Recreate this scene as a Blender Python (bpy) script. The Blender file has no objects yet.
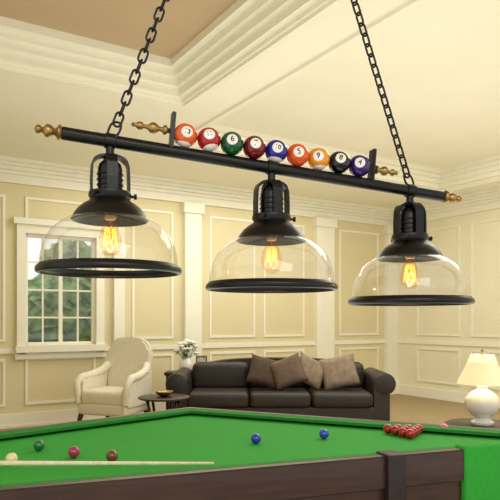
import bpy, bmesh, math, random
from mathutils import Vector, Matrix
random.seed(4)
scene=bpy.context.scene
try:
    scene.view_settings.view_transform='Standard'
except Exception: pass

# ---------------- materials ----------------
def srgb(r,g,b):
    def f(c):
        c/=255.0
        return c/12.92 if c<=0.04045 else ((c+0.055)/1.055)**2.4
    return (f(r),f(g),f(b),1)
def mat(name,col,rough=0.6,metal=0.0,var=0.06,scale=8.0,bump=0.0,coat=0.0,stretch=None,emit=None,es=0,sheen=0,spec=None):
    m=bpy.data.materials.new(name); m.use_nodes=True
    nt=m.node_tree; b=nt.nodes['Principled BSDF']
    c=srgb(*col)
    b.inputs['Roughness'].default_value=rough
    b.inputs['Metallic'].default_value=metal
    b.inputs['Coat Weight'].default_value=coat
    if spec is not None: b.inputs['Specular IOR Level'].default_value=spec
    if sheen: b.inputs['Sheen Weight'].default_value=sheen
    tc=nt.nodes.new('ShaderNodeTexCoord'); mp=nt.nodes.new('ShaderNodeMapping')
    nt.links.new(tc.outputs['Object'],mp.inputs['Vector'])
    if stretch: mp.inputs['Scale'].default_value=stretch
    n=nt.nodes.new('ShaderNodeTexNoise'); n.inputs['Scale'].default_value=scale; n.inputs['Detail'].default_value=4
    nt.links.new(mp.outputs['Vector'],n.inputs['Vector'])
    r=nt.nodes.new('ShaderNodeValToRGB')
    r.color_ramp.elements[0].position=0.3; r.color_ramp.elements[1].position=0.7
    r.color_ramp.elements[0].color=(c[0]*(1-var),c[1]*(1-var),c[2]*(1-var),1)
    r.color_ramp.elements[1].color=(min(1,c[0]*(1+var)),min(1,c[1]*(1+var)),min(1,c[2]*(1+var)),1)
    nt.links.new(n.outputs['Fac'],r.inputs['Fac']); nt.links.new(r.outputs['Color'],b.inputs['Base Color'])
    if bump:
        bp=nt.nodes.new('ShaderNodeBump'); bp.inputs['Strength'].default_value=bump; bp.inputs['Distance'].default_value=0.01
        nt.links.new(n.outputs['Fac'],bp.inputs['Height']); nt.links.new(bp.outputs['Normal'],b.inputs['Normal'])
    if emit:
        b.inputs['Emission Color'].default_value=srgb(*emit); b.inputs['Emission Strength'].default_value=es
    return m
def glassmat(name,tint,base=.04,edge=.45,haze=0.06,hcol=(240,225,190),bump=.25):
    m=bpy.data.materials.new(name); m.use_nodes=True
    nt=m.node_tree; nt.nodes.clear()
    out=nt.nodes.new('ShaderNodeOutputMaterial')
    tr=nt.nodes.new('ShaderNodeBsdfTransparent'); tr.inputs['Color'].default_value=tint
    gl=nt.nodes.new('ShaderNodeBsdfGlossy'); gl.inputs['Roughness'].default_value=0.03
    df=nt.nodes.new('ShaderNodeBsdfDiffuse'); df.inputs['Color'].default_value=srgb(*hcol)
    lw=nt.nodes.new('ShaderNodeLayerWeight'); lw.inputs['Blend'].default_value=.5
    pw=nt.nodes.new('ShaderNodeMath'); pw.operation='POWER'; pw.inputs[1].default_value=3.5
    ma=nt.nodes.new('ShaderNodeMath'); ma.operation='MULTIPLY_ADD'; ma.inputs[1].default_value=edge; ma.inputs[2].default_value=base
    nt.links.new(lw.outputs['Facing'],pw.inputs[0]); nt.links.new(pw.outputs[0],ma.inputs[0])
    n=nt.nodes.new('ShaderNodeTexNoise'); n.inputs['Scale'].default_value=14
    tc=nt.nodes.new('ShaderNodeTexCoord'); nt.links.new(tc.outputs['Object'],n.inputs['Vector'])
    bp=nt.nodes.new('ShaderNodeBump'); bp.inputs['Strength'].default_value=bump; bp.inputs['Distance'].default_value=0.01
    nt.links.new(n.outputs['Fac'],bp.inputs['Height']); nt.links.new(bp.outputs['Normal'],gl.inputs['Normal'])
    m0=nt.nodes.new('ShaderNodeMixShader'); m0.inputs['Fac'].default_value=haze
    nt.links.new(tr.outputs[0],m0.inputs[1]); nt.links.new(df.outputs[0],m0.inputs[2])
    mx=nt.nodes.new('ShaderNodeMixShader')
    nt.links.new(ma.outputs[0],mx.inputs['Fac']); nt.links.new(m0.outputs[0],mx.inputs[1]); nt.links.new(gl.outputs[0],mx.inputs[2])
    nt.links.new(mx.outputs[0],out.inputs['Surface'])
    return m
M={}
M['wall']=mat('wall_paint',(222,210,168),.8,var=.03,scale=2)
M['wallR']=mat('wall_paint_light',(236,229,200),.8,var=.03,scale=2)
M['trim']=mat('trim_paint',(242,238,218),.5,var=.02)
M['ceil']=mat('ceiling_paint',(244,239,216),.8,var=.02,scale=2)
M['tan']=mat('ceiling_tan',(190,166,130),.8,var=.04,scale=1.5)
M['floor']=mat('floor_carpet',(160,140,104),.9,var=.2,scale=30,bump=.3)
M['black']=mat('black_iron',(7,6,6),.34,metal=.0,var=.1,scale=30,spec=.35)
M['brass']=mat('antique_brass',(158,128,74),.33,metal=.9,var=.3,scale=40)
M['glass']=glassmat('lamp_glass',(0.955,0.95,0.925,1),base=.05,edge=.6,haze=.04,hcol=(250,245,225))
M['bulb']=glassmat('bulb_glass',(1.0,.88,.66,1),base=.03,edge=.4,haze=.0,bump=0)
M['win']=glassmat('window_glass',(0.98,0.99,0.99,1),base=.03,edge=.2,haze=.0,bump=0)
M['fil']=mat('filament',(255,150,50),.5,emit=(255,135,38),es=3.2)
M['cloth']=mat('green_baize',(40,158,44),.85,var=.06,scale=60)
M['cush']=mat('green_cushion',(28,128,34),.8,var=.08,scale=60)
M['wood']=mat('table_mahogany',(56,32,23),.35,var=.35,scale=6,stretch=(1,1,9),coat=.2)
M['woodd']=mat('pocket_leather',(34,20,15),.5,var=.2,scale=30,bump=.2)
M['sofa']=mat('sofa_leather',(42,33,28),.5,var=.2,scale=12,bump=.15)
M['cream']=mat('cream_upholstery',(228,220,196),.85,var=.05,scale=25,bump=.1)
M['dkwood']=mat('dark_wood',(40,24,18),.35,var=.3,scale=8,stretch=(1,1,6))
M['cue']=mat('cue_ash',(235,222,190),.4,var=.1,scale=10,stretch=(8,1,1))
M['white']=mat('white_ceramic',(240,238,230),.2,var=.02,coat=.4)
M['petal']=mat('white_petal',(244,243,234),.7,var=.08,scale=30)
M['leaf']=mat('leaf_green',(80,110,50),.6,var=.4,scale=9)
M['hedge']=mat('hedge_leaves',(140,166,112),.8,var=.6,scale=5,bump=.6)
M['shade']=mat('lamp_shade_fabric',(240,222,182),.8,var=.04,scale=20,emit=(255,228,170),es=.4)
M['p1']=mat('pillow_brown',(78,60,46),.8,var=.2,scale=20)
M['p2']=mat('pillow_taupe',(138,120,100),.8,var=.25,scale=14)
M['p3']=mat('pillow_cocoa',(100,80,64),.7,var=.2,scale=20)
M['ink']=mat('number_ink',(15,15,15),.3)

# ---------------- mesh helpers ----------------
def newobj(name,bm,m=None,parent=None,loc=(0,0,0),rot=(0,0,0),smooth=False,ang=None):
    bmesh.ops.recalc_face_normals(bm,faces=bm.faces)
    me=bpy.data.meshes.new(name); bm.to_mesh(me); bm.free()
    if m: me.materials.append(m)
    if smooth:
        for p in me.polygons: p.use_smooth=True
        if ang:
            try: me.set_sharp_from_angle(angle=math.radians(ang))
            except Exception: pass
    o=bpy.data.objects.new(name,me); scene.collection.objects.link(o)
    o.location=loc; o.rotation_euler=rot
    if parent: o.parent=parent
    return o
def empty(name,loc=(0,0,0),rz=0):
    e=bpy.data.objects.new(name,None); e.empty_display_size=.1
    scene.collection.objects.link(e); e.location=loc; e.rotation_euler=(0,0,rz); return e
def addbox(bm,x0,x1,y0,y1,z0,z1):
    vs=[bm.verts.new(p) for p in ((x0,y0,z0),(x1,y0,z0),(x1,y1,z0),(x0,y1,z0),(x0,y0,z1),(x1,y0,z1),(x1,y1,z1),(x0,y1,z1))]
    for f in ((0,3,2,1),(4,5,6,7),(0,1,5,4),(1,2,6,5),(2,3,7,6),(3,0,4,7)): bm.faces.new([vs[i] for i in f])
def rbox(name,x0,x1,y0,y1,z0,z1,m,parent,bev=.02,seg=4,**k):
    bm=bmesh.new(); addbox(bm,x0,x1,y0,y1,z0,z1)
    bmesh.ops.bevel(bm,geom=bm.edges[:],offset=bev,segments=seg,profile=.5,affect='EDGES')
    return newobj(name,bm,m,parent,smooth=True,ang=40,**k)
def addlathe(bm,prof,seg=48,mtx=None,closed=False):
    rings=[]
    for r,z in prof:
        ring=[]
        if r<1e-5:
            p=Vector((0,0,z)); p=mtx@p if mtx else p
            ring=[bm.verts.new(p)]
        else:
            for i in range(seg):
                a=2*math.pi*i/seg; p=Vector((r*math.cos(a),r*math.sin(a),z)); p=mtx@p if mtx else p
                ring.append(bm.verts.new(p))
        rings.append(ring)
    pairs=list(zip(rings,rings[1:]))
    if closed: pairs.append((rings[-1],rings[0]))
    for a,b in pairs:
        if len(a)==1 and len(b)==1: continue
        for i in range(seg):
            j=(i+1)%seg
            if len(a)==1: bm.faces.new((a[0],b[i],b[j]))
            elif len(b)==1: bm.faces.new((a[i],a[j],b[0]))
            else: bm.faces.new((a[i],a[j],b[j],b[i]))
def lathe(name,prof,m,parent=None,seg=48,ang=45,closed=False,**k):
    bm=bmesh.new(); addlathe(bm,prof,seg,closed=closed); return newobj(name,bm,m,parent,smooth=True,ang=ang,**k)
def sweep(bm,pts,r,closed=False,seg=8,rfun=None):
    pts=[Vector(p) for p in pts]; n=len(pts); rings=[]
    t0=(pts[1]-pts[0]).normalized()
    up=Vector((0,0,1)) if abs(t0.z)<.9 else Vector((1,0,0))
    nrm=t0.cross(up).normalized()
    for i,p in enumerate(pts):
        if closed: t=(pts[(i+1)%n]-pts[i-1]).normalized()
        else: t=(pts[min(i+1,n-1)]-pts[max(i-1,0)]).normalized()
        nrm=(nrm-t*nrm.dot(t)).normalized(); b=t.cross(nrm)
        rr=rfun(i/(n-1)) if rfun else r
        rings.append([bm.verts.new(p+(nrm*math.cos(2*math.pi*k/seg)+b*math.sin(2*math.pi*k/seg))*rr) for k in range(seg)])
    for i in range(n if closed else n-1):
        a=rings[i]; b=rings[(i+1)%n]
        for k in range(seg): bm.faces.new((a[k],a[(k+1)%seg],b[(k+1)%seg],b[k]))
    if not closed:
        bm.faces.new(rings[0]); bm.faces.new(rings[-1][::-1])
def extr(bm,prof,a,b,mtx):
    A=[bm.verts.new(mtx@Vector((p,a,q))) for p,q in prof]; B=[bm.verts.new(mtx@Vector((p,b,q))) for p,q in prof]
    n=len(prof); bm.faces.new(A); bm.faces.new(B[::-1])
    for i in range(n): bm.faces.new((A[i],B[i],B[(i+1)%n],A[(i+1)%n]))

# ---------------- room ----------------
TH=math.radians(32); CU,SU=math.cos(TH),math.sin(TH)
O=Vector((-2.9,6.9,0))
def RW(u,v,z=0): return Vector((O.x+u*CU+v*SU,O.y+u*SU-v*CU,z))
U0,U1,V1=-2.0,6.34,8.6
def room(name,boxes,m,bev=0):
    bm=bmesh.new()
    for (u0,u1,v0,v1,z0,z1) in boxes: addbox(bm,u0,u1,-v1,-v0,z0,z1)
    return newobj(name,bm,m,loc=O,rot=(0,0,TH))
room('floor',[(U0-.1,U1+.1,-.1,V1,-.1,0)],M['floor'])
wu0,wu1,wz0,wz1=.30,1.14,.95,2.27
room('wall_back',[(U0-.1,wu0,-.1,0,0,3.5),(wu1,U1+.1,-.1,0,0,3.5),(wu0,wu1,-.1,0,0,wz0),(wu0,wu1,-.1,0,wz1,3.5)],M['wall'])
room('wall_right',[(U1,U1+.1,0,V1,0,3.5)],M['wallR'])
room('wall_left',[(U0-.1,U0,0,5.2,0,3.5)],M['wall'])
# ceiling with two coffers
t1=(-1.6,1.02,2.75,7.6); t2=(1.5,5.7,1.5,7.6)
bx=[(U0,U1,0,1.5,3.1,3.2),(U0,1.5,1.5,2.75,3.1,3.2),(U0,-1.6,2.75,7.6,3.1,3.2),(1.02,1.5,2.75,7.6,3.1,3.2),(5.7,U1,1.5,7.6,3.1,3.2),(U0,U1,7.6,V1,3.1,3.2)]
room('ceiling',bx,M['ceil'])
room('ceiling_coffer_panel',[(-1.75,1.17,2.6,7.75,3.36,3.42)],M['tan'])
room('ceiling_coffer_panel',[(1.35,5.85,1.35,7.75,3.36,3.42)],M['ceil'])
def frame2(u0,u1,v0,v1,w,z0,z1):
    return [(u0,u1,v0,v0+w,z0,z1),(u0,u1,v1-w,v1,z0,z1),(u0,u0+w,v0+w,v1-w,z0,z1),(u1-w,u1,v0+w,v1-w,z0,z1)]
k=0
for (a,b,c,d) in (t1,t2):
    k+=1
    bs=[]
    for i,(w,z0,z1) in enumerate(((.15,3.2,3.36),)):
        bs+=frame2(a-.15,b+.15,c-.15,d+.15,w,z0,z1)
    bs+=frame2(a,b,c,d,.05,3.13,3.19)+frame2(a,b,c,d,.09,3.19,3.25)+frame2(a,b,c,d,.13,3.25,3.3)+frame2(a,b,c,d,.19,3.3,3.36)
    bs+=frame2(a-.07,b+.07,c-.07,d+.07,.05,3.075,3.1)
    room('trim_coffer_%d'%k,bs,M['trim'])
def crown(name,segs):
    bs=[]
    for (wall,s0,s1) in segs:
        for w,z0,z1 in ((.04,2.84,2.88),(.03,2.88,2.94),(.06,2.94,2.98),(.10,2.98,3.02),(.14,3.02,3.06),(.18,3.06,3.1)):
            if wall=='b': bs.append((s0,s1,0,w,z0,z1))
            if wall=='r': bs.append((U1-w,U1,s0,s1,z0,z1))
            if wall=='l': bs.append((U0,U0+w,s0,s1,z0,z1))
    room(name,bs,M['trim'])
crown('trim_crown_back',[('b',U0,U1)]); crown('trim_crown_right',[('r',0,V1)]); crown('trim_crown_left',[('l',0,5.2)])
room('baseboard_back',[(U0,U1,0,.025,0,.16),(U0,U1,0,.035,0,.03)],M['trim'])
room('baseboard_right',[(U1-.025,U1,0,V1,0,.16)],M['trim'])
room('baseboard_left',[(U0,U0+.025,0,5.2,0,.16)],M['trim'])
def pf(u0,u1,z0,z1,w=.03,dp=.014):
    return [(u0,u1,0,dp,z0,z0+w),(u0,u1,0,dp,z1-w,z1),(u0,u0+w,0,dp,z0+w,z1-w),(u1-w,u1,0,dp,z0+w,z1-w)]
bs=[]
for (a,b) in ((-1.8,-1.0),(-.85,.08),(1.62,2.2),(2.75,3.5),(3.65,4.4),(5.1,5.95)):
    bs+=pf(a,b,1.0,2.7); bs+=pf(a,b,.25,.8)
bs+=pf(.3,1.14,.25,.8)
bs.append((U0,wu0-.1,0,.02,.86,.92)); bs.append((wu1+.1,U1,0,.02,.86,.92))
room('trim_wall_panels',bs,M['trim'])
bs=[]
for (a,b) in ((1.36,1.5),(2.35,2.6),(4.6,4.95),(6.1,6.34)):
    bs+=[(a,b,0,.07,0,2.84),(a-.03,b+.03 if b<6.3 else b,0,.1,0,.2),(a-.03,b+.03 if b<6.3 else b,0,.1,2.7,2.84)]
room('trim_pilasters',bs,M['trim'])
def pr(v0,v1,z0,z1,w=.03,dp=.016):
    return [(U1-dp,U1,v0,v1,z0,z0+w),(U1-dp,U1,v0,v1,z1-w,z1),(U1-dp,U1,v0,v0+w,z0+w,z1-w),(U1-dp,U1,v1-w,v1,z0+w,z1-w)]
bs=[]
for (a,b) in ((.5,1.35),(1.55,2.7),(2.9,4.2),(4.4,5.8),(6,7.6)):
    bs+=pr(a,b,1.0,2.7)+pr(a,b,.25,.8)
bs.append((U1-.02,U1,0,V1,.86,.92))
room('trim_wall_panels_right',bs,M['trim'])
# window
bs=[(wu0-.1,wu0,0,.05,wz0-.1,wz1+.1),(wu1,wu1+.1,0,.05,wz0-.1,wz1+.1),(wu0,wu1,0,.05,wz1,wz1+.1),(wu0-.12,wu1+.12,0,.1,wz0-.08,wz0),
    (wu0-.14,wu1+.14,0,.09,wz1+.1,wz1+.17),(wu0-.12,wu1+.12,0,.05,wz0-.16,wz0-.08)]
fw=.035
bs+=[(wu0,wu0+fw,-.07,-.02,wz0,wz1),(wu1-fw,wu1,-.07,-.02,wz0,wz1),(wu0,wu1,-.07,-.02,wz0,wz0+fw),(wu0,wu1,-.07,-.02,wz1-fw,wz1)]
for f in (.25,.5,.75):
    x=wu0+(wu1-wu0)*f; h=.022 if f==.5 else .009
    bs.append((x-h,x+h,-.06,-.03,wz0,wz1))
for f in (.25,.5,.75):
    z=wz0+(wz1-wz0)*f; bs.append((wu0,wu1,-.058,-.032,z-.01,z+.01))
w=room('window_1',bs,M['trim'])
g=room('pane',[(wu0,wu1,-.048,-.044,wz0,wz1)],M['win']); g.parent=w; g.location=(0,0,0); g.rotation_euler=(0,0,0)
bs=pf(.3,1.14,2.42,2.7,.03,.02)
room('trim_over_window',bs,M['trim'])
# garden outside
bm=bmesh.new()
for i in range(34):
    u=random.uniform(-4,4.5); v=-random.uniform(2.6,4.5); z=random.uniform(.2,2.7); r=random.uniform(.4,.75)
    mtx=Matrix.Translation((u,-v,z))@Matrix.Scale(r,4)
    g=bmesh.ops.create_icosphere(bm,subdivisions=4,radius=1,matrix=mtx)
    for vv in g['verts']:
        vv.co+=Vector([random.uniform(-.07,.07) for _ in range(3)])
newobj('garden_hedge',bm,M['hedge'],loc=O,rot=(0,0,TH))
room('ground_outside',[(-9,10,-9,-.1,-.2,-.1)],M['leaf'])

# ---------------- pendant light ----------------
P1=Vector((-.394,1.69,1.754)); D=Vector((.919,.28,-.08))
pend=empty('billiard_pendant_light',P1)
L=D.length; ux=D.normalized()
bar_m=ux.to_track_quat('Z','X').to_matrix().to_4x4()
def B(t): return D*t
bm=bmesh.new()
def along(t): return Matrix.Translation(B(t))@bar_m
ta,tb=-.135,1.131
addlathe(bm,[(0,0),(.017,0),(.018,.003),(.018,(tb-ta)*L-.003),(.017,(tb-ta)*L),(0,(tb-ta)*L)],32,along(ta))
for t in (0,.5,1): # collars
    addlathe(bm,[(.018,-.016),(.0215,-.014),(.0215,.014),(.018,.016)],32,along(t))
newobj('bar',bm,M['black'],pend,smooth=True,ang=40)
fin=[(0,0),(.017,0),(.021,.004),(.021,.010),(.013,.014),(.009,.020),(.014,.026),(.018,.034),(.017,.042),(.010,.047),(.007,.052),(.011,.057),(.012,.063),(.008,.069),(0,.072)]
bm=bmesh.new()
addlathe(bm,fin,24,along(tb)); addlathe(bm,fin,24,along(ta)@Matrix.Rotation(math.pi,4,'X'))
fs=[(0,0),(.006,0),(.006,.012),(.012,.016),(.012,.022),(.006,.026),(.006,.034),(.012,.042),(.014,.05),(.012,.058),(.006,.064),(.005,.074),(.010,.080),(.010,.088),(.004,.096),(.006,.102),(0,.108)]
upz=Vector((0,0,1)); upn=(upz-ux*upz.dot(ux)).normalized()
tpa,tpb=.178,.850
addlathe(bm,[(r*1.15,z*1.1) for r,z in fs],20,Matrix.Translation(upn*.058)@along(tpa)@Matrix.Rotation(math.pi,4,'X'))
addlathe(bm,[(r*1.15,z*.9) for r,z in fs],20,Matrix.Translation(upn*.05)@along(tpb))
newobj('finials',bm,M['brass'],pend,smooth=True,ang=60)
side=ux.cross(upn).normalized()
fr=Matrix((( ux.x,side.x,upn.x,0),(ux.y,side.y,upn.y,0),(ux.z,side.z,upn.z,0),(0,0,0,1)))
bm=bmesh.new()
for t in (tpa,tpb):
    prof=[(-.006,0),(.006,0),(.006,.112),(-.006,.112)]
    extr(bm,prof,-.016,.016,Matrix.Translation(B(t))@fr)
bmesh.ops.bevel(bm,geom=bm.edges[:],offset=.002,segments=2,affect='EDGES')
newobj('rack_posts',bm,M['black'],pend)
# billiard balls
def ballmat(name,col,stripe):
    m=bpy.data.materials.new(name); m.use_nodes=True; nt=m.node_tree; b=nt.nodes['Principled BSDF']
    b.inputs['Roughness'].default_value=.12; b.inputs['Coat Weight'].default_value=.3
    tc=nt.nodes.new('ShaderNodeTexCoord'); sp=nt.nodes.new('ShaderNodeSeparateXYZ')
    nm=nt.nodes.new('ShaderNodeVectorMath'); nm.operation='NORMALIZE'
    nt.links.new(tc.outputs['Object'],nm.inputs[0]); nt.links.new(nm.outputs[0],sp.inputs[0])
    def mth(op,a,bv):
        n=nt.nodes.new('ShaderNodeMath'); n.operation=op
        nt.links.new(a,n.inputs[0]); n.inputs[1].default_value=bv; return n.outputs[0]
    circ=mth('LESS_THAN',sp.outputs['Y'],-.885)
    if stripe:
        az=nt.nodes.new('ShaderNodeMath'); az.operation='ABSOLUTE'; nt.links.new(sp.outputs['Z'],az.inputs[0])
        st=mth('GREATER_THAN',az.outputs[0],.76)
        mx=nt.nodes.new('ShaderNodeMath'); mx.operation='MAXIMUM'; nt.links.new(circ,mx.inputs[0]); nt.links.new(st,mx.inputs[1]); circ=mx.outputs[0]
    mix=nt.nodes.new('ShaderNodeMix'); mix.data_type='RGBA'
    nt.links.new(circ,mix.inputs[0]); mix.inputs[6].default_value=srgb(*col); mix.inputs[7].default_value=srgb(238,234,222)
    nt.links.new(mix.outputs[2],b.inputs['Base Color']); return m
balls=[('13',(222,92,34),1),('11',(166,16,18),1),('6',(8,84,44),0),('7',(112,10,20),0),('10',(16,34,132),1),('5',(222,84,24),0),('9',(228,146,26),1),('8',(10,10,12),0),('4',(50,24,98),0)]
BR=.0352
ta_,tb_=.219,.804
for i,(num,col,stp) in enumerate(balls):
    t=ta_+(tb_-ta_)*i/8
    p=B(t)+upn*(.018+BR-.001)
    bm=bmesh.new(); bmesh.ops.create_uvsphere(bm,u_segments=40,v_segments=24,radius=BR)
    wp=P1+p
    rot=(math.radians(-8+random.uniform(-6,6)),math.radians(random.uniform(-14,16)),-math.atan2(wp.x,wp.y)+math.radians(random.uniform(-3,9)))
    o=newobj('billiard_ball_%s'%num,bm,ballmat('ball_%s'%num,col,stp),pend,loc=p,rot=rot,smooth=True)
    cu=bpy.data.curves.new('txt','FONT'); cu.body=num; cu.size=.019 if len(num)>1 else .023; cu.align_x='CENTER'; cu.align_y='CENTER'; cu.offset=.0005
    to=bpy.data.objects.new('txt',cu); scene.collection.objects.link(to)
    bpy.context.view_layer.update()
    me=bpy.data.meshes.new_from_object(to.evaluated_get(bpy.context.evaluated_depsgraph_get()))
    bpy.data.objects.remove(to)
    for v in me.vertices:
        x,y=v.co.x,v.co.y
        q=Vector((x,-math.sqrt(BR*BR-x*x-y*y),y)).normalized()*(BR*1.012); v.co=q
    me.materials.clear(); me.materials.append(M['ink'])
    tx=bpy.data.objects.new('number',me); scene.collection.objects.link(tx); tx.parent=o
# lamps
for i,t in enumerate((0,.5,1)):
    e=empty('pendant_shade_%d'%(i+1)); e.parent=pend; e.location=B(t)
    bm=bmesh.new()
    addlathe(bm,[(0,-.012),(.012,-.014),(.012,-.036),(.018,-.038),(.02,-.05),(.012,-.056),(0,-.056)],24)
    addlathe(bm,[(0,-.056),(.022,-.058),(.030,-.066),(.034,-.08),(.034,-.165),(0,-.166)],32)
    for z in (-.095,-.11,-.125): addlathe(bm,[(.034,z-.003),(.037,z-.0015),(.037,z+.0015),(.034,z+.003)],32)
    addlathe(bm,[(0,-.142),(.050,-.142),(.058,-.145),(.060,-.156),(.055,-.165),(.060,-.172),(.074,-.180),(.088,-.192),(.099,-.207),(.104,-.218),(.107,-.223),(.103,-.226),(.095,-.217),(.082,-.202),(.06,-.186),(0,-.18)],56)
    newobj('socket_housing',bm,M['black'],e,smooth=True,ang=50)
    bm=bmesh.new()
    for a in (0.35,.35+math.pi/2,.35+math.pi,.35+1.5*math.pi):
        pts=[]
        for s in range(9):
            f=s/8*math.pi/2
            pts.append((.012+.038*math.sin(f),-.043-.032*(1-math.cos(f))))
        pts+=[(.0515,-.11),(.0515,-.150)]
        w=.015; th=.006
        prev=None
        for (r,z) in pts:
            ring=[]
            for dr,dw in ((-th/2,-w),(th/2,-w),(th/2,w),(-th/2,w)):
                rr=r+dr; ww=dw
                ring.append(bm.verts.new((rr*math.cos(a)-ww*math.sin(a),rr*math.sin(a)+ww*math.cos(a),z+(dr if r<.046 else 0))))
            if prev:
                for k in range(4): bm.faces.new((prev[k],prev[(k+1)%4],ring[(k+1)%4],ring[k]))
            else: bm.faces.new(ring)
            prev=ring
        bm.faces.new(prev[::-1])
    for a in (0.1,.1+2.09,.1+4.18):
        mt=Matrix.Rotation(a,4,'Z')@Matrix.Translation((.052,0,-.156))@Matrix.Rotation(math.pi/2,4,'Y')
        addlathe(bm,[(0,0),(.004,0),(.004,.014),(.008,.015),(.008,.022),(0,.023)],12,mt)
    newobj('yoke_straps',bm,M['black'],e)
    gp=[(.098,-.215),(.115,-.222),(.136,-.234),(.156,-.251),(.171,-.273),(.182,-.299),(.188,-.328),(.190,-.356)]
    lathe('glass_shade',gp,M['glass'],e,seg=72)
    lathe('rim_band',[(.188,-.350),(.191,-.349),(.194,-.353),(.199,-.357),(.201,-.364),(.200,-.371),(.196,-.374),(.189,-.374),(.188,-.369),(.192,-.362),(.188,-.356)],M['black'],e,seg=72,closed=True)
    lathe('bulb_socket',[(0,-.18),(.016,-.18),(.018,-.2),(.018,-.215),(.014,-.222),(0,-.222)],M['brass'],e,seg=24)
    lathe('bulb',[(.013,-.22),(.016,-.232),(.024,-.25),(.031,-.272),(.032,-.29),(.027,-.308),(.016,-.321),(0,-.326)],M['bulb'],e,seg=32)
    bm=bmesh.new(); pts=[]
    n=12
    for k in range(n+1):
        a=2*math.pi*k/n; rr=.021 if k%2 else .013
        pts.append((rr*math.cos(a),rr*math.sin(a),-.242 if k%2==0 else -.300))
    for k in range(n): 
        sweep(bm,[pts[k],pts[k+1]],.0011,seg=5)
    newobj('filament',bm,M['fil'],e)
    bm=bmesh.new(); sweep(bm,[(0,0,-.222),(0,0,-.3)],.0014,seg=6)
    newobj('filament_support',bm,M['brass'],e)
    pl=bpy.data.lights.new('bulb_light','POINT'); pl.energy=.6; pl.color=(1,.72,.4); pl.shadow_soft_size=.02
    po=bpy.data.objects.new('bulb_light',pl); scene.collection.objects.link(po); po.parent=e; po.location=(0,0,-.27)
# chains
top=Vector((.064,1.83,3.06))-P1
bm=bmesh.new()
def link(bm,c,ax,nr,l,w,r):
    pts=[]
    h=l/2-w/2
    for s in range(8):
        a=-math.pi/2+math.pi*s/7; pts.append(c+ax*(h+w/2*math.cos(a))+nr*(w/2*math.sin(a)))
    for s in range(8):
        a=math.pi/2+math.pi*s/7; pts.append(c+ax*(-h+w/2*math.cos(a))+nr*(w/2*math.sin(a)))
    sweep(bm,pts,r,closed=True,seg=8)
for t in (0.005,1.0):
    a=B(t)+upn*.018
    d=(top-a); ln=d.length; d.normalize()
    n1=d.cross(Vector((0,1,0))).normalized(); n2=d.cross(n1).normalized()
    n1,n2=(n1+n2*.5).normalized(),(n2-n1*.5).normalized()
    link(bm,a+d*.018,d,ux,.044,.030,.0034)
    s=.036+.012; pitch=.0335; k=0
    while s<ln-.01:
        link(bm,a+d*(s),d,n2 if k%2 else n1,.042,.022,.0034); s+=pitch; k+=1
link(bm,top,Vector((0,0,1)),Vector((1,0,0)),.05,.04,.004)
newobj('chains',bm,M['black'],pend,smooth=True)
bm=bmesh.new()
addlathe(bm,[(0,.02),(.006,.02),(.006,.25),(.02,.255),(.05,.27),(.062,.285),(.062,.30),(0,.30)],32,Matrix.Translation(top))
newobj('ceiling_canopy',bm,M['black'],pend,smooth=True,ang=40)

# ---------------- snooker table ----------------
tbl=empty('snooker_table',(0,0,0))
poly=[Vector(p) for p in ((-1.30,1.436),(1.14,2.300),(1.16,2.456),(-.314,3.136),(-1.72,1.80))]
def offset(poly,d):
    n=len(poly); out=[]
    for i in range(n):
        p=poly[i]; a=(p-poly[i-1]).normalized(); b=(poly[(i+1)%n]-p).normalized()
        na=Vector((a.y,-a.x)); nb=Vector((b.y,-b.x))
        m=(na+nb).normalized(); c=max(.45,m.dot(na)); out.append(p+m*d/c)
    return out
def slab(bm,pl,z0,z1):
    A=[bm.verts.new((p.x,p.y,z0)) for p in pl]; Bv=[bm.verts.new((p.x,p.y,z1)) for p in pl]
    bm.faces.new(A[::-1]); bm.faces.new(Bv); n=len(pl)
    for i in range(n): bm.faces.new((A[i],A[(i+1)%n],Bv[(i+1)%n],Bv[i]))
def ring(bm,inn,out,z0,z1,z1i=None,z0i=None):
    z1i=z1 if z1i is None else z1i; z0i=z0 if z0i is None else z0i
    n=len(inn)
    a=[bm.verts.new((p.x,p.y,z0i)) for p in inn]; b=[bm.verts.new((p.x,p.y,z1i)) for p in inn]
    c=[bm.verts.new((p.x,p.y,z0)) for p in out]; d=[bm.verts.new((p.x,p.y,z1)) for p in out]
    for i in range(n):
        j=(i+1)%n
        bm.faces.new((b[i],b[j],d[j],d[i])); bm.faces.new((c[i],d[i],d[j],c[j]))
        bm.faces.new((a[i],a[j],b[j],b[i])); bm.faces.new((a[i],c[i],c[j],a[j]))
bm=bmesh.new(); slab(bm,poly,.70,.76); newobj('playing_cloth',bm,M['cloth'],tbl)
bm=bmesh.new(); ring(bm,offset(poly,-.05),poly,.76,.79,.785,.772); newobj('cushions',bm,M['cush'],tbl)
bm=bmesh.new(); ring(bm,poly,offset(poly,.035),.68,.79)
ring(bm,offset(poly,-.02),offset(poly,.022),.50,.68); 
ring(bm,offset(poly,-.02),offset(poly,.03),.47,.50)
bmesh.ops.bevel(bm,geom=bm.edges[:],offset=.004,segments=2,affect='EDGES')
newobj('rail_and_apron',bm,M['wood'],tbl)
leg=[(0,0),(.06,0),(.065,.03),(.045,.06),(.04,.1),(.055,.2),(.07,.32),(.06,.38),(.075,.4),(.075,.5),(0,.5)]
for i,p in enumerate(((-1.2,1.6),(-.1,2.0),(.95,2.38),(-.35,2.93),(-1.55,1.85),(.3,2.68))):
    lathe('leg_%d'%(i+1),leg,M['wood'],tbl,seg=24,loc=(p[0],p[1],0))
nd=(poly[1]-poly[0]).normalized(); nn=Vector((nd.y,-nd.x)); an=math.atan2(nd.y,nd.x)
def near(s,off): return poly[0]+nd*s+nn*off
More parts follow.
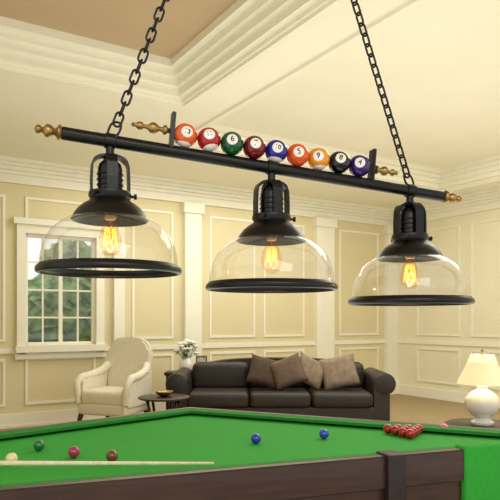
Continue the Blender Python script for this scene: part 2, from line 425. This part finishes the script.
def nearbox(name,s0,s1,o0,o1,z0,z1,m,bev=.006):
    c=near(s0,0)
    return rbox(name,0,s1-s0,-o1,-o0,z0,z1,m,tbl,bev=bev,seg=3,loc=(c.x,c.y,0),rot=(0,0,an))
s_p=(Vector((.475,2.06))-poly[0]).dot(nd)
nearbox('pocket_leather',s_p-.03,s_p+.04,-.03,.055,.46,.797,M['woodd'])
nearbox('cloth_drape',s_p+.29,s_p+.68,-.02,.045,.42,.80,M['cloth'],bev=.01)
def sball(name,x,y,col,r=.0205):
    bm=bmesh.new(); bmesh.ops.create_uvsphere(bm,u_segments=24,v_segments=16,radius=r)
    m=mat('gloss_%d_%d_%d'%col,col,.12,coat=.5)
    newobj(name,bm,m,loc=(x,y,.7605+r),smooth=True)
for c,x,y in (((20,110,50),-.789,2.244),((165,45,85),-.625,2.13),((30,60,160),.0237,2.371),((40,70,190),.3047,2.471),((238,226,160),-.806,2.028),((110,60,30),-.476,2.07),((225,115,140),.841,2.60)):
    sball('snooker_ball',x,y,c)
bm=bmesh.new(); q=Vector((.66,2.53,.781)); cnt=0
for row in range(4):
    for j in range(row+1):
        bmesh.ops.create_uvsphere(bm,u_segments=20,v_segments=12,radius=.0205,matrix=Matrix.Translation(q+Vector(((j-row/2)*.0435,-.06+row*.0378,0))))
newobj('snooker_ball_rack',bm,mat('gloss_red',(170,20,20),.12,coat=.5),smooth=True)
bm=bmesh.new(); sweep(bm,[(-1.12,1.865,.80),(-.8,1.918,.792),(-.12,2.0,.772)],.01,seg=12,rfun=lambda f:.012-.007*f)
newobj('cue_stick',bm,M['cue'],smooth=True)

# ---------------- sofa ----------------
sf=empty('sofa',(.33,6.85,0))
bm=bmesh.new()
N=24; prof=[]
for i in range(N+1):
    x=-1.02+2.04*i/N; f=abs(x)/1.02
    prof.append((x,.80-.10*f**3))
prof+=[(1.02,.1),(-1.02,.1)]
extr(bm,prof,.22,.42,Matrix.Identity(4))
bmesh.ops.bevel(bm,geom=[e for e in bm.edges],offset=.03,segments=3,affect='EDGES')
newobj('back',bm,M['sofa'],sf,smooth=True,ang=50)
rbox('base',-1.02,1.02,-.42,.3,.1,.32,M['sofa'],sf,.03)
for i in range(3): rbox('seat_cushion_%d'%(i+1),-1.0+i*.667,-.34+i*.667,-.46,.2,.31,.47,M['sofa'],sf,.05,5)
for i in range(3): rbox('back_cushion_%d'%(i+1),-1.0+i*.667,-.34+i*.667,.06,.28,.44,.76,M['sofa'],sf,.07,5)
for s in (-1,1):
    bm=bmesh.new()
    addlathe(bm,[(0,-.44),(.07,-.44),(.11,-.425),(.12,-.4),(.12,.38),(.1,.42),(0,.42)],28,Matrix.Translation((s*1.12,0,.56))@Matrix.Rotation(-math.pi/2,4,'X'))
    addbox(bm,min(s*1.0,s*1.17),max(s*1.0,s*1.17),-.42,.4,.1,.56)
    newobj('arm_%s'%('left' if s<0 else 'right'),bm,M['sofa'],sf,smooth=True,ang=40)
for i,(x,y) in enumerate(((-1.05,-.36),(1.05,-.36),(-1.05,.34),(1.05,.34))):
    lathe('foot_%d'%(i+1),[(0,0),(.03,0),(.045,.05),(.035,.1),(0,.1)],M['dkwood'],sf,seg=16,loc=(x,y,0))
def pillow(name,w,h,t,m,loc,rot):
    bm=bmesh.new(); n=14; g={}
    for sd in (0,1):
        for i in range(n+1):
            for j in range(n+1):
                u=-1+2*i/n; v=-1+2*j/n
                edge=(i in(0,n) or j in(0,n))
                if sd and edge: g[sd,i,j]=g[0,i,j]; continue
                th=t*((1-u**4)*(1-v**4))**.55*(1 if sd==0 else -1)
                g[sd,i,j]=bm.verts.new((u*w/2*(1-.07*(1-v*v)*abs(u)),th/2 if not edge else 0,v*h/2*(1-.07*(1-u*u)*abs(v))))
        for i in range(n):
            for j in range(n): bm.faces.new((g[sd,i,j],g[sd,i+1,j],g[sd,i+1,j+1],g[sd,i,j+1]))
    return newobj(name,bm,m,loc=loc,rot=rot,smooth=True)
for x,y,w,m,ry,z in ((.17,6.76,.38,'p1',.25,.665),(.42,6.70,.38,'p3',-.35,.67),(.68,6.76,.36,'p2',.45,.67),(1.0,6.74,.42,'p2',-.2,.665)):
    pillow('throw_pillow',w,w*.9,.13,M[m],(x,y,z),(math.radians(-20),ry,0))

# ---------------- armchair (cream bergere) ----------------
ac=empty('armchair',(-1.48,6.6,0),math.radians(-18)); ac.scale=(.88,.88,1.0)
def backprof(w,z0,z1,n=20):
    p=[(-w*.92,z0)]
    for i in range(n+1):
        a=math.pi-math.pi*i/n
        p.append((w*math.copysign(abs(math.cos(a))**.6,math.cos(a)), z1-.2+.2*math.sin(a)**.8 if 0<i<n else z1-.2))
    p.append((w*.92,z0)); return p
bm=bmesh.new(); extr(bm,backprof(.30,.38,1.08),.22,.34,Matrix.Identity(4)@Matrix.Rotation(math.radians(-6),4,'X'))
bmesh.ops.bevel(bm,geom=bm.edges[:],offset=.025,segments=3,affect='EDGES')
newobj('back',bm,M['cream'],ac,smooth=True,ang=50)
rbox('seat_cushion',-.29,.29,-.34,.26,.34,.50,M['cream'],ac,.05,5)
rbox('seat_frame',-.33,.33,-.34,.3,.24,.36,M['cream'],ac,.03,4)
for s in (-1,1):
    bm=bmesh.new()
    pts=[(s*.28,.30,.74),(s*.31,.2,.68),(s*.33,-.02,.64),(s*.34,-.22,.63),(s*.35,-.31,.58),(s*.33,-.33,.5),(s*.32,-.32,.36)]
    sweep(bm,pts,.05,seg=12,rfun=lambda f:.05-.012*f)
    pr_=[(-.3,.33),(.3,.33),(.3,.68),(.1,.65),(-.26,.60)]
    mt=Matrix(((0,1,0,s*.32),(1,0,0,0),(0,0,1,0),(0,0,0,1)))
    extr(bm,pr_,-.03,.03,mt)
    newobj('arm_%s'%('left' if s<0 else 'right'),bm,M['cream'],ac,smooth=True,ang=50)
for i,(x,y) in enumerate(((-.29,-.3),(.29,-.3),(-.27,.27),(.27,.27))):
    bm=bmesh.new(); sy=-1 if y<0 else 1; sx=1 if x>0 else -1
    sweep(bm,[(x,y,.26),(x+.02*sx,y+.02*sy,.17),(x,y,.08),(x+.01*sx,y+.03*sy,.0)],.03,seg=10,rfun=lambda f:.034-.018*f)
    newobj('leg_%d'%(i+1),bm,M['dkwood'],ac,smooth=True)

# ---------------- round side table ----------------
ct=empty('round_side_table',(-.83,5.8,0))
lathe('top',[(0,.49),(.235,.49),(.25,.495),(.25,.508),(.235,.513),(0,.513)],M['dkwood'],ct)
lathe('shelf',[(0,.24),(.17,.24),(.17,.255),(0,.255)],M['dkwood'],ct)
for i in range(4):
    a=math.pi/4+i*math.pi/2; bm=bmesh.new()
    sweep(bm,[(.2*math.cos(a),.2*math.sin(a),.5),(.15*math.cos(a),.15*math.sin(a),.3),(.15*math.cos(a),.15*math.sin(a),.15),(.21*math.cos(a),.21*math.sin(a),0)],.014,seg=8)
    newobj('leg_%d'%(i+1),bm,M['dkwood'],ct,smooth=True)
bm=bmesh.new(); addlathe(bm,[(0,0),(.03,0),(.06,.012),(.085,.04),(.088,.05),(.08,.045),(.055,.018),(0,.01)],28)
newobj('decorative_bowl',bm,M['brass'],None,loc=(-.83,5.8,.5135),smooth=True)
# table with flower vase behind the sofa
et=empty('end_table',(-.78,7.47,0))
rbox('top',-.27,.27,-.15,.15,.57,.61,M['dkwood'],et,.008)
rbox('apron',-.25,.25,-.13,.13,.48,.57,M['dkwood'],et,.006)
for i,(x,y) in enumerate(((-.23,-.11),(.23,-.11),(-.23,.11),(.23,.11))): rbox('leg_%d'%(i+1),x-.02,x+.02,y-.02,y+.02,0,.5,M['dkwood'],et,.005)
pfm=empty('picture_frame',(-.60,7.42,.61),math.radians(8))
fb=[(-.07,.07,-.01,.01,0,.018),(-.07,.07,-.01,.01,.182,.20),(-.07,-.052,-.01,.01,.018,.182),(.052,.07,-.01,.01,.018,.182)]
bm=bmesh.new()
for q_ in fb: addbox(bm,*q_)
newobj('frame',bm,M['brass'],pfm)
bm=bmesh.new(); addbox(bm,-.053,.053,-.002,.006,.017,.183); newobj('photo',bm,mat('photo_print',(205,200,185),.5,var=.45,scale=22),pfm)
bm=bmesh.new(); addbox(bm,-.012,.012,.008,.05,0,.006); addbox(bm,-.012,.012,.008,.016,0,.12); newobj('easel',bm,M['dkwood'],pfm)
fv=empty('flower_vase',(-.79,7.43,.61))
lathe('vase',[(0,0),(.06,0),(.075,.02),(.09,.06),(.085,.11),(.06,.15),(.05,.17),(.06,.185),(.05,.18),(.04,.16),(0,.1)],M['white'],fv,seg=32)
bm=bmesh.new(); bl=bmesh.new()
for i in range(40):
    a=random.uniform(0,6.28); r=random.uniform(0,.15); z=.22+random.uniform(0,.2)*(1-r*3)
    c=Vector((r*math.cos(a),r*math.sin(a),z))
    for k in range(6):
        b=k*math.pi/3+a
        mtx=Matrix.Translation(c)@Matrix.Rotation(b,4,'Z')@Matrix.Translation((.018,0,0))@Matrix.Rotation(-.5,4,'Y')@Matrix.Diagonal((.026,.018,.010,1))
        bmesh.ops.create_icosphere(bm,subdivisions=2,radius=1,matrix=mtx)
    sweep(bl,[(c.x*.15,c.y*.15,.1),(c.x*.5,c.y*.5,.19),tuple(c)],.003,seg=5)
    if i%2:
        mtx=Matrix.Translation(c*.92)@Matrix.Rotation(a,4,'Z')@Matrix.Rotation(.6,4,'Y')@Matrix.Diagonal((.035,.014,.003,1))
        bmesh.ops.create_icosphere(bl,subdivisions=2,radius=1,matrix=mtx)
newobj('blooms',bm,M['petal'],fv,smooth=True); newobj('stems_and_leaves',bl,M['leaf'],fv,smooth=True)

# ---------------- table lamp + its side table ----------------
lt=empty('lamp_side_table',(1.645,4.25,0))
lathe('top',[(0,.485),(.24,.485),(.26,.495),(.26,.505),(.245,.515),(0,.515)],M['dkwood'],lt)
lathe('pedestal',[(0,.49),(.05,.49),(.03,.42),(.045,.3),(.03,.2),(.05,.1),(.04,.06),(0,.06)],M['dkwood'],lt,seg=24)
for i in range(3):
    a=i*2.094+.4; bm=bmesh.new()
    sweep(bm,[(.02*math.cos(a),.02*math.sin(a),.14),(.12*math.cos(a),.12*math.sin(a),.12),(.2*math.cos(a),.2*math.sin(a),.03),(.25*math.cos(a),.25*math.sin(a),.015)],.016,seg=8)
    newobj('foot_%d'%(i+1),bm,M['dkwood'],lt,smooth=True)
tl=empty('table_lamp',(1.645,4.25,.515))
lathe('base',[(0,0),(.075,0),(.08,.015),(.06,.03),(.045,.04),(.07,.06),(.105,.10),(.12,.145),(.11,.19),(.075,.225),(.04,.245),(.03,.26),(.04,.268),(.02,.275),(0,.276)],M['white'],tl)
lathe('stem',[(.008,.27),(.008,.52),(0,.52)],M['brass'],tl,seg=12)
lathe('shade',[(.172,.285),(.165,.30),(.135,.36),(.105,.42),(.085,.475),(.08,.49),(.077,.49),(.082,.475),(.102,.42),(.132,.36),(.162,.30),(.169,.285)],M['shade'],tl,closed=True)
lathe('finial',[(0,.535),(.01,.53),(.008,.52),(.012,.512),(0,.505)],M['brass'],tl,seg=16)
pl=bpy.data.lights.new('lamp_bulb','POINT'); pl.energy=3; pl.color=(1,.85,.6); pl.shadow_soft_size=.04
po=bpy.data.objects.new('lamp_bulb',pl); scene.collection.objects.link(po); po.parent=tl; po.location=(0,0,.37)

# ---------------- lighting ----------------
def area(name,loc,size,e,col,rot=(0,0,0)):
    l=bpy.data.lights.new(name,'AREA'); l.shape='RECTANGLE'; l.size=size[0]; l.size_y=size[1]; l.energy=e; l.color=col
    o=bpy.data.objects.new(name,l); scene.collection.objects.link(o); o.location=loc; o.rotation_euler=rot
p=RW(3.6,4.2,3.34); area('overhead_fill_1',p,(3,3),90,(1,.98,.93),(0,0,TH))  # added soft fill under the right coffer, not a room fixture
p=RW(2.5,1.2,3.05); area('overhead_fill_2',p,(3.5,.8),40,(1,.97,.91),(0,0,TH))  # added fill strip near the back wall, no fitting there
area('overhead_fill_3',(.6,-.6,3.0),(2.5,1.5),52,(1,.98,.94),(math.radians(35),0,0))  # added fill behind the camera, tilted into the room
p=RW(2.2,4.2,.95); area('upward_fill',p,(5.5,4),80,(1,.98,.93),(math.radians(180),0,TH))  # added fill aimed up to brighten the ceiling, no lamp stands here
w=bpy.data.worlds.new('world'); scene.world=w; w.use_nodes=True
nt=w.node_tree; bg=nt.nodes['Background']; bg.inputs['Color'].default_value=(1.0,.985,.95,1); bg.inputs['Strength'].default_value=1.07

# ---------------- camera ----------------
cam=bpy.data.cameras.new('camera'); co=bpy.data.objects.new('camera',cam); scene.collection.objects.link(co)
co.location=(0,0,1.25); co.rotation_euler=(math.radians(90),0,0)
cam.sensor_width=36; cam.lens=43.2; cam.shift_y=.14; cam.clip_end=100
scene.camera=co
